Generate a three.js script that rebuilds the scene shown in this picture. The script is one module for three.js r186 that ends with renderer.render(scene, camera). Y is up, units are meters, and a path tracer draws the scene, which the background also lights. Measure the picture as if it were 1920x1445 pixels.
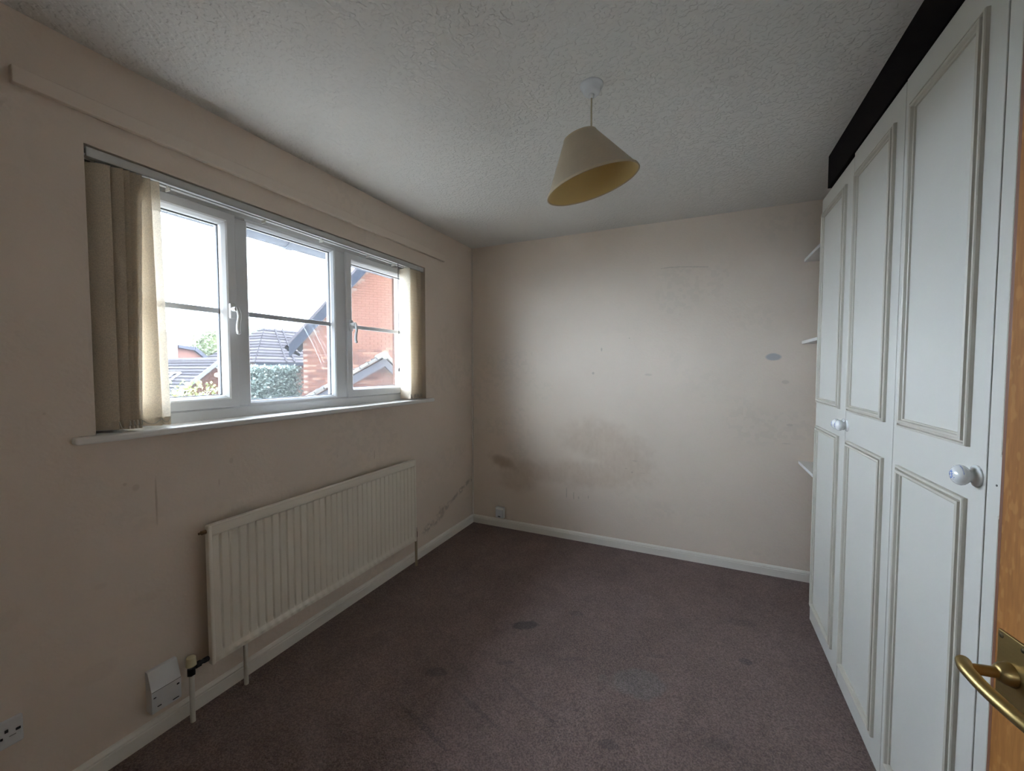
import * as THREE from 'three';
import { RoundedBoxGeometry } from 'three/addons/geometries/RoundedBoxGeometry.js';
import { mergeGeometries } from 'three/addons/utils/BufferGeometryUtils.js';

// ---------------------------------------------------------------- camera, sky, exposure
const scene = new THREE.Scene();
const W = 1920, H = 1445, F = 765;
const PITCH = Math.atan(32.5 / F), YAW = Math.atan(352 / Math.hypot(F, 32.5));
const EYE = new THREE.Vector3(1.779, 1.337, 0);
const camera = new THREE.PerspectiveCamera(2 * Math.atan(H / 2 / F) * 180 / Math.PI, W / H, 0.01, 400);
camera.rotation.order = 'YXZ';
camera.position.copy(EYE);
camera.rotation.set(-PITCH, YAW, 0);
scene.add(camera);
camera.updateMatrixWorld(true);
scene.background = new THREE.Color().setRGB(14.6, 17.0, 20.2);      // even white overcast sky
// soft directional light, added to brighten the patch on the back wall
const addedSun = new THREE.DirectionalLight(new THREE.Color().setRGB(.92, .98, 1), .55);
addedSun.position.set(-6, 5.0, 9.5); addedSun.target.position.set(.8, 1.2, -3.05); addedSun.castShadow = true; addedSun.shadow.radius = 36; addedSun.shadow.mapSize.set(2048, 2048);
Object.assign(addedSun.shadow.camera, { left: -14, right: 14, top: 14, bottom: -14, near: .5, far: 50 });
scene.add(addedSun, addedSun.target);
const renderer = new THREE.WebGLRenderer({ antialias: true });
renderer.toneMapping = THREE.LinearToneMapping;
renderer.toneMappingExposure = 1.38;
renderer.shadowMap.enabled = true;

// ---------------------------------------------------------------- helpers
const R = (d) => d * Math.PI / 180;
let seed = 7;
const rnd = () => { seed = (seed * 1664525 + 1013904223) >>> 0; return seed / 4294967296; };
const rr = (a, b) => a + (b - a) * rnd();
function ray(u, v) { return new THREE.Vector3((u - W / 2) / F, -(v - H / 2) / F, -1).applyQuaternion(camera.quaternion); }
function onX(u, v, x) { const r = ray(u, v); return r.multiplyScalar((x - EYE.x) / r.x).add(EYE); }   // pixel to a point on the plane x
const names = {};
function numbered(n) { const k = names[n] = (names[n] ?? -1) + 1; return k ? n + '_' + String(k).padStart(3, '0') : n; }
function shade(o) { o.castShadow = true; o.receiveShadow = true; return o; }
function part(name, geo, m, parent) { const o = shade(new THREE.Mesh(Array.isArray(geo) ? merge(geo) : geo, m)); o.name = name; parent.add(o); return o; }
function thing(name, label, category, pos = [0, 0, 0], turn = 0, group) {
  const o = new THREE.Group(); o.name = numbered(name); o.position.set(...pos); o.rotation.y = turn;
  o.userData = { label, category }; if (group) o.userData.group = group; scene.add(o); return o;
}
function struct(name, geo, m, label) {
  const o = shade(new THREE.Mesh(Array.isArray(geo) ? merge(geo) : geo, m)); o.name = name; o.userData.kind = 'structure'; if (label) o.userData.label = label; scene.add(o); return o;
}
function structGroup(name, label) { const o = new THREE.Group(); o.name = name; o.userData = { kind: 'structure', label }; scene.add(o); return o; }
function merge(list) {
  return mergeGeometries(list.map((g) => { const n = g.index ? g.toNonIndexed() : g; for (const k of Object.keys(n.attributes)) if (!['position', 'normal', 'uv'].includes(k)) n.deleteAttribute(k); return n; }));
}
// box between two corners, uv in metres
function bx(x0, y0, z0, x1, y1, z1) {
  const w = x1 - x0, h = y1 - y0, d = z1 - z0, g = new THREE.BoxGeometry(w, h, d).translate((x0 + x1) / 2, (y0 + y1) / 2, (z0 + z1) / 2);
  const p = g.attributes.position, n = g.attributes.normal, uv = g.attributes.uv;
  for (let i = 0; i < p.count; i++) {
    const ax = Math.abs(n.getX(i)), ay = Math.abs(n.getY(i));
    if (ax > .5) uv.setXY(i, -p.getZ(i), p.getY(i)); else if (ay > .5) uv.setXY(i, p.getX(i), -p.getZ(i)); else uv.setXY(i, p.getX(i), p.getY(i));
  }
  return g;
}
function rb(x0, y0, z0, x1, y1, z1, r = .002, seg = 2) {
  return new RoundedBoxGeometry(x1 - x0, y1 - y0, z1 - z0, seg, Math.min(r, (x1 - x0) / 2.01, (y1 - y0) / 2.01, (z1 - z0) / 2.01)).translate((x0 + x1) / 2, (y0 + y1) / 2, (z0 + z1) / 2);
}
function cyl(r0, r1, h, seg = 24) { return new THREE.CylinderGeometry(r1, r0, h, seg); }
function lathe(pts, seg = 40) { return new THREE.LatheGeometry(pts.map(([r, y]) => new THREE.Vector2(r, y)), seg); }
function tube(pts, r, seg = 24, rad = 10) { return new THREE.TubeGeometry(new THREE.CatmullRomCurve3(pts.map((p) => new THREE.Vector3(...p))), seg, r, rad); }
// mitred rectangular frame: profile points are [inset from the outer edge, height above the plane]; lies in xy, faces +z
function frame(w, h, profile, closed = true) {
  const pos = [], uv = [], P = closed ? [...profile, profile[0]] : profile;
  const corner = (i, d, k) => [(k === 0 || k === 3 ? -1 : 1) * (w / 2 - i), (k < 2 ? -1 : 1) * (h / 2 - i), d];
  for (let s = 0; s + 1 < P.length; s++) for (let k = 0; k < 4; k++) {
    const a = corner(...P[s], k), b = corner(...P[s], (k + 1) % 4), c = corner(...P[s + 1], (k + 1) % 4), d = corner(...P[s + 1], k);
    for (const q of [a, b, c, a, c, d]) { pos.push(...q); uv.push(k % 2 ? q[1] : q[0], (k % 2 ? q[0] : q[1]) + q[2]); }
  }
  const g = new THREE.BufferGeometry();
  g.setAttribute('position', new THREE.Float32BufferAttribute(pos, 3)); g.setAttribute('uv', new THREE.Float32BufferAttribute(uv, 2)); g.computeVertexNormals();
  return g;
}
// prism: polygon (a, b) pairs extruded along the third axis; axis 'x': polygon in (z, y), between x0 and x1; 'z': polygon in (x, y)
function prism(poly, axis, t0, t1, holes = []) {
  const sh = new THREE.Shape(poly.map(([a, b]) => new THREE.Vector2(axis === 'x' ? -a : a, b)));
  for (const h of holes) sh.holes.push(new THREE.Path(h.map(([a, b]) => new THREE.Vector2(axis === 'x' ? -a : a, b))));
  const g = new THREE.ExtrudeGeometry(sh, { depth: t1 - t0, bevelEnabled: false });
  if (axis === 'x') { g.rotateY(Math.PI / 2); g.translate(t0, 0, 0); } else g.translate(0, 0, t0);
  return g;
}
// ---------------------------------------------------------------- noise and textures
function hash(x, y, s) { let h = Math.imul(x, 374761393) ^ Math.imul(y, 668265263) ^ Math.imul(s, 2147483647 - 58); h = Math.imul(h ^ (h >>> 13), 1274126177); return ((h ^ (h >>> 16)) >>> 0) / 4294967296; }
function vnoise(x, y, s, per = 0) {
  let xi = Math.floor(x), yi = Math.floor(y); const fx = x - xi, fy = y - yi, u = fx * fx * (3 - 2 * fx), v = fy * fy * (3 - 2 * fy);
  let x1 = xi + 1, y1 = yi + 1; if (per) { xi = ((xi % per) + per) % per; yi = ((yi % per) + per) % per; x1 = ((x1 % per) + per) % per; y1 = ((y1 % per) + per) % per; }
  const a = hash(xi, yi, s), b = hash(x1, yi, s), c = hash(xi, y1, s), d = hash(x1, y1, s);
  return a + (b - a) * u + (c - a) * v + (a - b - c + d) * u * v;
}
function fbm(x, y, s, oct = 4, per = 0) { let t = 0, a = .5, n = 0; for (let i = 0; i < oct; i++) { t += a * vnoise(x, y, s + i * 17, per); n += a; x *= 2; y *= 2; per *= 2; a *= .5; } return t / n; }
const enc = (c) => 255 * Math.max(0, Math.min(1, c <= .0031308 ? 12.92 * c : 1.055 * Math.pow(c, 1 / 2.4) - .055));
// fn(u, v) with u, v in 0..1 gives linear [r, g, b]; w, h metres covered
function colorTex(nx, ny, fn, w = 1, h = 1, u0 = 0, v0 = 0) {
  const d = new Uint8Array(nx * ny * 4);
  for (let j = 0, k = 0; j < ny; j++) for (let i = 0; i < nx; i++, k += 4) { const c = fn((i + .5) / nx, (j + .5) / ny); d[k] = enc(c[0]); d[k + 1] = enc(c[1]); d[k + 2] = enc(c[2]); d[k + 3] = 255; }
  const t = new THREE.DataTexture(d, nx, ny); t.colorSpace = THREE.SRGBColorSpace; return finish(t, w, h, u0, v0);
}
function greyTex(nx, ny, fn, w = 1, h = 1) {
  const d = new Uint8Array(nx * ny * 4);
  for (let j = 0, k = 0; j < ny; j++) for (let i = 0; i < nx; i++, k += 4) { const c = 255 * Math.max(0, Math.min(1, fn((i + .5) / nx, (j + .5) / ny))); d[k] = d[k + 1] = d[k + 2] = c; d[k + 3] = 255; }
  return finish(new THREE.DataTexture(d, nx, ny), w, h, 0, 0);
}
function finish(t, w, h, u0, v0) { t.wrapS = t.wrapT = THREE.RepeatWrapping; t.magFilter = THREE.LinearFilter; t.minFilter = THREE.LinearMipmapLinearFilter; t.generateMipmaps = true; t.repeat.set(1 / w, 1 / h); t.offset.set(-u0 / w, -v0 / h); t.needsUpdate = true; return t; }
const lin = (r, g, b) => new THREE.Color().setRGB(r, g, b);
const mix = (a, b, t) => [a[0] + (b[0] - a[0]) * t, a[1] + (b[1] - a[1]) * t, a[2] + (b[2] - a[2]) * t];
const sst = (a, b, x) => { const t = Math.max(0, Math.min(1, (x - a) / (b - a))); return t * t * (3 - 2 * t); };
const std = (c, rough = .6, extra = {}) => new THREE.MeshStandardMaterial({ color: lin(...c), roughness: rough, ...extra });

// ---------------------------------------------------------------- room dimensions (metres)
const HT = 2.35, BACK = -3.05, RIGHT = 2.93, FRONT = .04;
const WZ0 = -.633, WZ1 = -2.395, WY0 = 1.12, WY1 = 2.047;      // window opening

// ---------------------------------------------------------------- wall paint: aged magnolia emulsion with its marks
const PAINT = [.765, .652, .545];
const plasterBump = greyTex(512, 512, (u, v) => .55 * fbm(u * 64, v * 64, 3, 3, 64) + .45 * fbm(u * 8, v * 8, 5, 2, 8), .7, .7);
// soft spot with an uneven outline: list of [x, y, rx, ry, tilt, strength]
function spot(x, y, s, edge, sd, soft = 0) {
  const dx = x - s[0], dy = y - s[1], c = Math.cos(s[4] || 0), n = Math.sin(s[4] || 0);
  const a = (dx * c + dy * n) / s[2], b = (-dx * n + dy * c) / s[3]; let d = a * a + b * b; if (d > 5) return 0;
  d = Math.sqrt(d) + (fbm(x * 22, y * 22, sd, 4) - .5) * edge;
  return 1 - sst(.72 - soft, 1.12 + soft, d);
}
const stainSpots = [[.32, .545, .13, .045, -.25], [.55, .50, .28, .075, -.1], [1.02, .53, .46, .11, .05], [1.12, .78, .29, .16, -.12], [1.27, .64, .22, .18, 0], [.42, .42, .17, .10, 0]];
const backSpecks = [[1.112, 1.476, .006, .014], [1.312, 1.554, .005, .006], [1.361, .662, .022, .003], [1.343, .577, .008, .006], [1.418, .578, .020, .003], [1.30, .60, .01, .003], [.847, .36, .004, .04], [.905, .345, .004, .03], [.945, .335, .004, .012], [1.02, .35, .004, .014], [1.05, 1.30, .01, .01], [1.45, 1.29, .03, .01], [2.27, 1.25, .02, .012], [2.28, .86, .03, .004], [2.30, .98, .02, .01]];
const backTex = colorTex(1400, 1100, (u, v) => {
  const x = u * 3.0, y = v * 2.4;
  let c = PAINT.map((p) => p * (.94 + .12 * fbm(x * 3, y * 3, 11, 4)));
  const scuff = sst(.56, .72, fbm(x * 2.2 + 7, y * 3.1, 23, 4)) * sst(.45, .6, fbm(x * 40, y * 40, 29, 2)); c = mix(c, [.60, .53, .44], scuff * .22);
  let st = 0; for (const s of stainSpots) st = Math.max(st, spot(x, y, s, .55, 41, .25));
  const grain = .55 + .45 * fbm(x * 60, y * 30, 51, 3);
  c = mix(c, [.42, .29, .19], st * .36 * grain);
  const core = spot(x, y, [.29, .55, .11, .05, -.3], .8, 43, .4); c = mix(c, [.34, .22, .13], core * .48);
  for (const s of backSpecks) { const k = spot(x, y, [s[0], s[1], s[2], s[3], 0], .8, 61); if (k) c = mix(c, [.34, .29, .24], k * (s[0] > 1.4 ? .22 : .45)); }
  const fil = spot(x, y, [2.203, 1.408, .044, .024, 0], .25, 71); c = mix(c, [.47, .455, .44], fil);
  const scr = Math.abs(y - 2.02 - .012 * Math.sin(x * 9)) < .003 && x > 1.52 && x < 1.82 ? .35 : 0; c = mix(c, [.36, .30, .25], scr);
  return c;
}, 3.0, 2.4);
const leftSpecks = [[.787, .865, .004, .09, .9], [.73, .919, .012, .012, .4], [1.877, .815, .004, .03, .9], [.70, .94, .006, .006, .5], [.52, 1.2, .004, .004, .4], [.74, .52, .05, .02, .12], [.63, .62, .02, .012, .15], [1.0, .87, .004, .02, .4], [1.05, .95, .008, .012, .35], [1.6, .86, .006, .01, .35], [.43, .62, .03, .03, .15], [.60, .34, .06, .03, .12]];
const mould = [[2.52, .205, .05, .03, .5], [2.58, .225, .06, .03, .6], [2.66, .26, .06, .022, .4], [2.76, .295, .07, .02, .4], [2.86, .33, .06, .022, .3], [2.95, .36, .05, .02, .4], [3.03, .385, .012, .03, 0], [2.42, .18, .07, .03, .2], [2.55, .24, .012, .04, 0]];
const leftTex = colorTex(1400, 1100, (u, v) => {
  const x = u * 3.2, y = v * 2.4;
  let c = PAINT.map((p) => p * (.94 + .12 * fbm(x * 3 + 31, y * 3, 13, 4)));
  const scuff = sst(.56, .72, fbm(x * 2.2 + 17, y * 3.1, 23, 4)) * sst(.45, .6, fbm(x * 40, y * 40, 29, 2)); c = mix(c, [.58, .50, .41], scuff * .2);
  for (const s of leftSpecks) { const k = spot(x, y, [s[0], s[1], s[2], s[3], 0], .8, 61); if (k) c = mix(c, [.40, .29, .19], k * .6 * s[4]); }
  let m = 0; for (const s of mould) m = Math.max(m, spot(x, y, s, 1.0, 81, .3)); c = mix(c, [.26, .21, .17], m * .5 * sst(.3, .62, fbm(x * 55, y * 55, 83, 3)));
  return c;
}, 3.2, 2.4);
const matBack = new THREE.MeshStandardMaterial({ map: backTex, roughness: .62, bumpMap: plasterBump, bumpScale: .0012 });
const matLeft = new THREE.MeshStandardMaterial({ map: leftTex, roughness: .62, bumpMap: plasterBump, bumpScale: .0012 });
const matWall = std(PAINT, .62, { bumpMap: plasterBump, bumpScale: .0012 });
const matReveal = std([.78, .70, .60], .6);
// stippled textured ceiling
const artex = greyTex(768, 768, (u, v) => { const a = fbm(u * 72, v * 72, 91, 2, 72), b = fbm(u * 30, v * 30, 97, 2, 30); return sst(.42, .72, a) * .75 + .25 * b; }, .75, .75);
const matCeil = std([.725, .70, .655], .8, { bumpMap: artex, bumpScale: .0024 });
// carpet: twisted brown-aubergine pile, flattened and stained
const carpetSpots = [[.975, -1.908, .078, .036, -.43, 1], [.747, -1.442, .055, .03, -.4, .6], [1.005, -1.625, .045, .016, -.6, .45], [1.19, -2.119, .05, .022, -.3, .4], [1.991, -2.086, .03, .02, -.2, .6], [1.506, -1.412, .035, .02, -.3, .45], [1.86, -1.575, .06, .03, -.3, .35], [1.263, -1.77, .06, .014, -.5, .3], [1.0, -1.35, .16, .012, .35, .35], [.85, -1.20, .18, .012, .3, .35], [1.15, -1.48, .18, .010, .4, .3], [1.6, -1.95, .06, .015, -.2, .3], [2.0, -2.4, .08, .03, -.2, .3]];
const carpetTex = colorTex(2048, 2048, (u, v) => {
  const x = u * 3, z = -v * 3.2; // x across, z towards the far wall
  const g1 = fbm(x * 260, z * 260, 101, 2), g2 = hash(Math.floor(u * 2048), Math.floor(v * 2048), 103), big = fbm(x * 2.6, z * 2.6, 107, 4), mid = fbm(x * 14, z * 14, 109, 3), sweep = fbm(x * 9 + z * 3, z * 2.2, 113, 3);
  let k = .74 + .62 * sst(.2, .8, g1) * (.6 + .6 * g2);
  k *= .70 + .30 * big + .26 * mid + .16 * sweep;
  let c = [.178 * k, .126 * k, .113 * k];
  if (sst(.80, .84, g1) * g2 > .6) c = mix(c, [.3, .23, .21], .6);
  const pale = spot(x, z, [1.552, -1.745, .13, .09, -.5, 1], .7, 121); c = mix(c, [.175 * k, .155 * k, .145 * k], pale * .6);
  for (const s of carpetSpots) { const q = spot(x, z, s, .7, 127); if (q) c = mix(c, [.060 * k, .055 * k, .053 * k], q * s[5] * .8); }
  return c;
}, 3, 3.2);
const carpetBump = greyTex(1024, 1024, (u, v) => fbm(u * 128, v * 128, 131, 3, 128), .55, .55);
const matCarpet = new THREE.MeshStandardMaterial({ map: carpetTex, roughness: .97, bumpMap: carpetBump, bumpScale: .006 });

// ---------------------------------------------------------------- shell
struct('floor', bx(-.02, -.12, -3.2, 3.0, 0, 1.6), matCarpet, 'worn dark brown carpet with stains');
struct('ceiling', bx(-.3, HT, -3.35, 3.2, HT + .15, 1.7), matCeil, 'white stippled textured ceiling');
const rect = (z0, y0, z1, y1) => [[z0, y0], [z1, y0], [z1, y1], [z0, y1]];
struct('wall_left', prism(rect(.14, -.12, BACK - .3, HT), 'x', -.28, 0, [rect(WZ0, WY0 - .02, WZ1, WY1)]), matLeft, 'aged magnolia window wall with scuffs and mould marks');
struct('wall_back', bx(-.28, -.12, BACK - .3, 3.2, HT, BACK), matBack, 'aged magnolia wall with a brown stain and grey filler patch');
struct('wall_right', bx(RIGHT, -.12, BACK, 3.2, HT, 1.7), matWall);
struct('wall_front', prism([[-.0, -.12], [1.50, -.12], [1.50, 2.02], [2.275, 2.02], [2.275, -.12], [RIGHT, -.12], [RIGHT, HT], [0, HT]], 'z', FRONT, .14), matWall);
struct('wall_landing', [bx(.9, -.12, .14, 1.0, HT, 1.6), prism([[.9, -.12], [RIGHT, -.12], [RIGHT, HT], [.9, HT]], 'z', 1.5, 1.6, [[[1.65, 1.25], [2.05, 1.25], [2.05, 1.85], [1.65, 1.85]]])], matWall);
// reveal lining, thin plaster skin
const matSkirt = std([.78, .74, .66], .42);
const skirtProfile = [[0, 0], [.015, 0], [.015, .046], [.0125, .049], [.0125, .055], [.006, .064], [0, .067]];
function skirt(name, len, pos, turn) { const sh = new THREE.Shape(skirtProfile.map(([a, b]) => new THREE.Vector2(a, b))); const g = new THREE.ExtrudeGeometry(sh, { depth: len, bevelEnabled: false }); g.rotateY(turn); g.translate(...pos); return struct(name, g, matSkirt); }
skirt('baseboard_left', 3.09, [0, 0, BACK], 0);
skirt('baseboard_back', RIGHT, [0, 0, BACK], -Math.PI / 2).geometry.translate(RIGHT, 0, 0);
struct('trim_1', new THREE.CylinderGeometry(.010, .010, HT - .067, 12).translate(.002, (HT + .067) / 2, BACK + .002), std([.66, .58, .50], .6), 'vertical filler bead in the corner');
struct('trim_2', [bx(1.47, 0, .03, 1.50, 2.05, .15), bx(2.275, 0, .03, 2.305, 2.05, .15), bx(1.47, 2.02, .03, 2.305, 2.05, .15)], matSkirt, 'white door lining');

// ---------------------------------------------------------------- window
const matUpvc = new THREE.MeshPhysicalMaterial({ color: lin(.80, .81, .82), roughness: .32 });
const matGlass = new THREE.MeshPhysicalMaterial({ color: lin(.96, .98, .98), transmission: 1, thickness: 0, roughness: .13, ior: 1.5 });
const arcs = []; for (let i = 0; i < 9; i++) arcs.push([.50 + .035 * i, .56 - .02 * (i % 3), .55 + .12 * (i % 4), .9 - .1 * (i % 5), .008 + .006 * ((i * 7) % 4) / 3]);
const smear = greyTex(384, 512, (u, v) => { let k = .13; for (const [u0, v0, a, b, w] of arcs) { const du = u - u0; if (du < 0 || du > .42) continue; const d = Math.abs(v - (v0 - a * du - b * du * du)); k = Math.max(k, .13 + .15 * (1 - sst(0, w, d)) * sst(.42, .3, du) * sst(0, .05, du) * (.5 + .8 * fbm(u * 40, v * 40, 601, 2))); } return k; });
const matSmeared = new THREE.MeshPhysicalMaterial({ color: lin(.96, .98, .98), transmission: 1, thickness: 0, roughness: 1, roughnessMap: smear, ior: 1.5 });
const matSeal = std([.02, .02, .022], .6);
const matBar = std([.62, .63, .66], .4);
const win = structGroup('window_1', 'white plastic window of three lights with horizontal glazing bars');
const FX = -.09;                                                // inner face of the frame
const local = (g, z, y, x = FX) => g.rotateY(Math.PI / 2).translate(x, y, z);   // xy-plane shape -> faces +x
const winW = WZ0 - WZ1, winH = WY1 - WY0;
{
  const zc = (WZ0 + WZ1) / 2, yc = (WY0 + WY1) / 2;
  part('outer_frame', local(frame(winW, winH, [[0, -.07], [0, 0], [.040, 0], [.046, -.004], [.056, -.018], [.058, -.07]]), zc, yc), matUpvc, win);
  const mull = (z, w) => part('mullion', local(prism([[-w / 2, -winH / 2 + .05], [w / 2, -winH / 2 + .05], [w / 2, winH / 2 - .05], [-w / 2, winH / 2 - .05]], 'z', -.07, -.001), z, yc), matUpvc, win);
  mull(-1.165, .062); mull(-1.725, .075);
  const lights = [                                              // z left, z right, y bottom, y top of the sash or bead
    { z0: -.675, z1: -1.140, y0: 1.168, y1: 2.005, sash: true, hand: -1.116 },
    { z0: -1.190, z1: -1.690, y0: 1.168, y1: 2.003, sash: false },
    { z0: -1.758, z1: -2.350, y0: 1.168, y1: 2.005, sash: true, hand: -1.782 }];
  for (const L of lights) {
    const w = L.z0 - L.z1, h = L.y1 - L.y0, z = (L.z0 + L.z1) / 2, y = (L.y0 + L.y1) / 2;
    let host = win, ins;
    if (L.sash) {
      ins = .052;
      host = part('casement', local(frame(w, h, [[0, -.05], [0, .010], [.002, .012], [.034, .012], [.040, .008], [.050, -.006], [.052, -.012], [.052, -.05]]), z, y), matUpvc, win);
    } else { ins = .020; host = part('glazing_bead', local(frame(w, h, [[0, -.05], [0, -.002], [.008, -.004], [.018, -.016], [.020, -.022], [.020, -.05]]), z, y), matUpvc, win); }
    part('seal', local(frame(w - 2 * ins + .004, h - 2 * ins + .004, [[0, -.034], [0, -.024], [.005, -.024], [.005, -.034]]), z, y), matSeal, host);
    part('pane', local(new THREE.PlaneGeometry(w - 2 * ins, h - 2 * ins), z, y, FX - .032), L.sash ? matGlass : matSmeared, host);
    part('glazing_bar', local(rb(-(w / 2 - ins), -.011, -.040, w / 2 - ins, .011, -.024, .003), z, 1.585), matBar, host);
    if (L.hand) {
      const hb = part('handle', [rb(FX + .010, 1.552, L.hand - .011, FX + .024, 1.618, L.hand + .012, .005), cyl(.011, .010, .03).rotateZ(Math.PI / 2).translate(FX + .035, 1.592, L.hand),
        tube([[FX + .048, 1.600, L.hand], [FX + .052, 1.58, L.hand - .004], [FX + .054, 1.560, L.hand - .006], [FX + .049, 1.530, L.hand - .004], [FX + .050, 1.500, L.hand - .002], [FX + .055, 1.490, L.hand - .001]], .0078, 30, 12),
        new THREE.SphereGeometry(.0085, 14, 10).translate(FX + .055, 1.490, L.hand - .001)], std([.72, .72, .71], .3), host);
    }
  }
}
{ const w2 = structGroup('added_window_2', 'added landing window out of view, letting fill light through the bedroom door');  // unseen window added behind the camera to brighten the room
  part('outer_frame', frame(.4, .6, [[0, 0], [0, .06], [.05, .06], [.05, 0]]).rotateY(Math.PI).translate(1.85, 1.55, 1.58), matUpvc, w2);
  part('pane', new THREE.PlaneGeometry(.3, .5).translate(1.85, 1.55, 1.55), matGlass, w2); }
struct('trim_3', [bx(-.2, WY0 - .022, WZ1 - .001, 0, WY0, WZ0 + .001), rb(-.004, WY0 - .024, -2.455, .034, WY0, -.575, .008, 3)], std([.82, .80, .76], .4), 'white painted window board');
// outside face: eaves over the window
const matFascia = new THREE.MeshPhysicalMaterial({ color: lin(.50, .52, .56), roughness: .8, specularIntensity: .2 });
struct('trim_4', [bx(-.56, 2.140, -4, -.28, 2.152, 1), bx(-.575, 2.135, -4, -.56, 2.30, 1)], matFascia, 'pale painted eaves board outside above the window');
{ // rain gutter along the eaves, seen through the top of the middle pane
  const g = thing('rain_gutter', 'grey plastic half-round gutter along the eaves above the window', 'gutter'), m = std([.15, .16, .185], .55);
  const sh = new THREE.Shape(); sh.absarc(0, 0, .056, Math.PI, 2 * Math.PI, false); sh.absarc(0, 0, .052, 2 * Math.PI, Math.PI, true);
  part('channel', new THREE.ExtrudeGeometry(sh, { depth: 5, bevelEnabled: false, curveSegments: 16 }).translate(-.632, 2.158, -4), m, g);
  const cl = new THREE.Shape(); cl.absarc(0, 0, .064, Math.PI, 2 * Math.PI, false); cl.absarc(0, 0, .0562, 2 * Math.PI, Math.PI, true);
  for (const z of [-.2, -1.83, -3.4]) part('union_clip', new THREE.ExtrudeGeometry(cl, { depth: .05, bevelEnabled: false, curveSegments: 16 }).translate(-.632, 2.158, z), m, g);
}
// batten above the window
{ const b = part('curtain_batten', rb(0, 2.138, -2.617, .022, 2.186, -.483, .003), std([.775, .665, .56], .55), scene); b.userData = { label: 'long painted wooden batten on the wall above the window', category: 'batten' }; }

// ---------------------------------------------------------------- vertical blind, drawn back to both sides
{
  const t = thing('vertical_blind', 'beige fabric vertical blind stacked open at both ends of the window', 'blind', [0, 0, 0]);
  const rail = std([.62, .61, .59], .35), plastic = std([.66, .64, .58], .45);
  part('head_rail', [rb(-.058, 2.012, -2.388, -.052, 2.042, -.640, .002), rb(-.012, 2.012, -2.388, -.006, 2.042, -.640, .002), rb(-.058, 2.036, -2.388, -.006, 2.043, -.640, .002), rb(-.058, 2.012, -2.388, -.040, 2.017, -.640, .002), rb(-.024, 2.012, -2.388, -.006, 2.017, -.640, .002)], rail, t);
  const weave = greyTex(256, 256, (u, v) => .35 + .3 * fbm(u * 128, v * 24, 201, 2, 0) + .35 * fbm(u * 20, v * 128, 203, 2, 0), .1, .1);
  const fabTex = colorTex(512, 512, (u, v) => { const n = fbm(u * 200, v * 60, 207, 2), m = fbm(u * 60, v * 220, 209, 2), k = .72 + .3 * n + .26 * m; return [.77 * k, .675 * k, .54 * k]; }, .2, .2);
  const fabric = new THREE.MeshPhysicalMaterial({ map: fabTex, roughness: .95, transmission: .22, thickness: 0, bumpMap: weave, bumpScale: .0006, side: THREE.DoubleSide });
  const slatGeo = new THREE.PlaneGeometry(.089, .865, 6, 8); { const p = slatGeo.attributes.position, q = slatGeo.attributes.uv; for (let i = 0; i < p.count; i++) { p.setZ(i, .0075 * Math.cos(p.getX(i) / .0445 * 1.57)); q.setXY(i, p.getX(i), p.getY(i)); } slatGeo.computeVertexNormals(); slatGeo.translate(0, -.4325, 0); }
  const weightGeo = rb(-.043, -.875, -.0015, .043, -.845, .0045, .001);
  const hookGeo = merge([rb(-.005, 0, -.002, .005, .016, .002, .001), rb(-.014, -.010, -.002, .014, .002, .002, .001)]);
  const spots = [];
  // [z of the hanger, turn of the slat about its hanger (0 = square to the window), lean]
  const leftZ = [-.664, -.690, -.702, -.712, -.722, -.731, -.740, -.749, -.757, -.780, -.806], leftA = [.75, .60, .52, .47, .43, .40, .38, .37, .36, .50, .50];
  leftZ.forEach((z, i) => spots.push([z, leftA[i], i === 0 ? 0 : i < 9 ? -.0035 * i : .012]));
  const rightZ = [-2.215, -2.245, -2.262, -2.279, -2.296, -2.313, -2.330];
  rightZ.forEach((z, i) => spots.push([z, i ? rr(-.06, .06) : 0, rr(-.004, .004)]));
  const bottoms = [];
  for (const [si, [z, a, lean]] of spots.entries()) {
    const s = part('slat', slatGeo, fabric, t); s.position.set(-.032 + (si > 0 && si < 9 ? (si % 2 ? -.007 : .007) : 0), 2.004, z); s.rotation.set(lean, a, 0);
    part('bottom_weight', weightGeo, fabric, s); part('hanger', hookGeo, plastic, s);
    s.updateMatrix(); bottoms.push([new THREE.Vector3(.041, -.848, 0).applyMatrix4(s.matrix), new THREE.Vector3(-.041, -.848, 0).applyMatrix4(s.matrix)]);
  }
  const chain = std([.58, .55, .48], .4);
  for (let i = 0; i + 1 < bottoms.length; i++) {
    if (i === leftZ.length - 1) continue;
    for (const k of [0, 1]) { const a = bottoms[i][k], b = bottoms[i + 1][k], sag = i === 0 ? .024 : .016; part('bead_chain', tube([[a.x + .003, a.y, a.z], [a.x + .006, a.y - sag * .8, a.z + (b.z - a.z) * .25], [a.x + .006, Math.max(WY0 + .004, a.y - sag), (a.z + b.z) / 2], [b.x + .006, b.y - sag * .8, a.z + (b.z - a.z) * .75], [b.x + .003, b.y, b.z]], .0014, 16, 6), chain, t); }
  }
  for (const z of [-.872, -1.24, -1.55, -1.88, -2.10]) part('carrier', hookGeo, plastic, t).position.set(-.032, 2.004, z);
  part('control_cord', tube([[-.002, 2.012, -2.112], [.0, 1.7, -2.110], [0, 1.335, -2.108]], .0022, 12, 6), std([.16, .15, .14], .5), t);
  part('cord_weight', lathe([[0, -.022], [.005, -.020], [.006, -.004], [.003, .004], [0, .005]], 14).translate(0, 1.335, -2.108), std([.16, .15, .14], .5), t);
}

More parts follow.
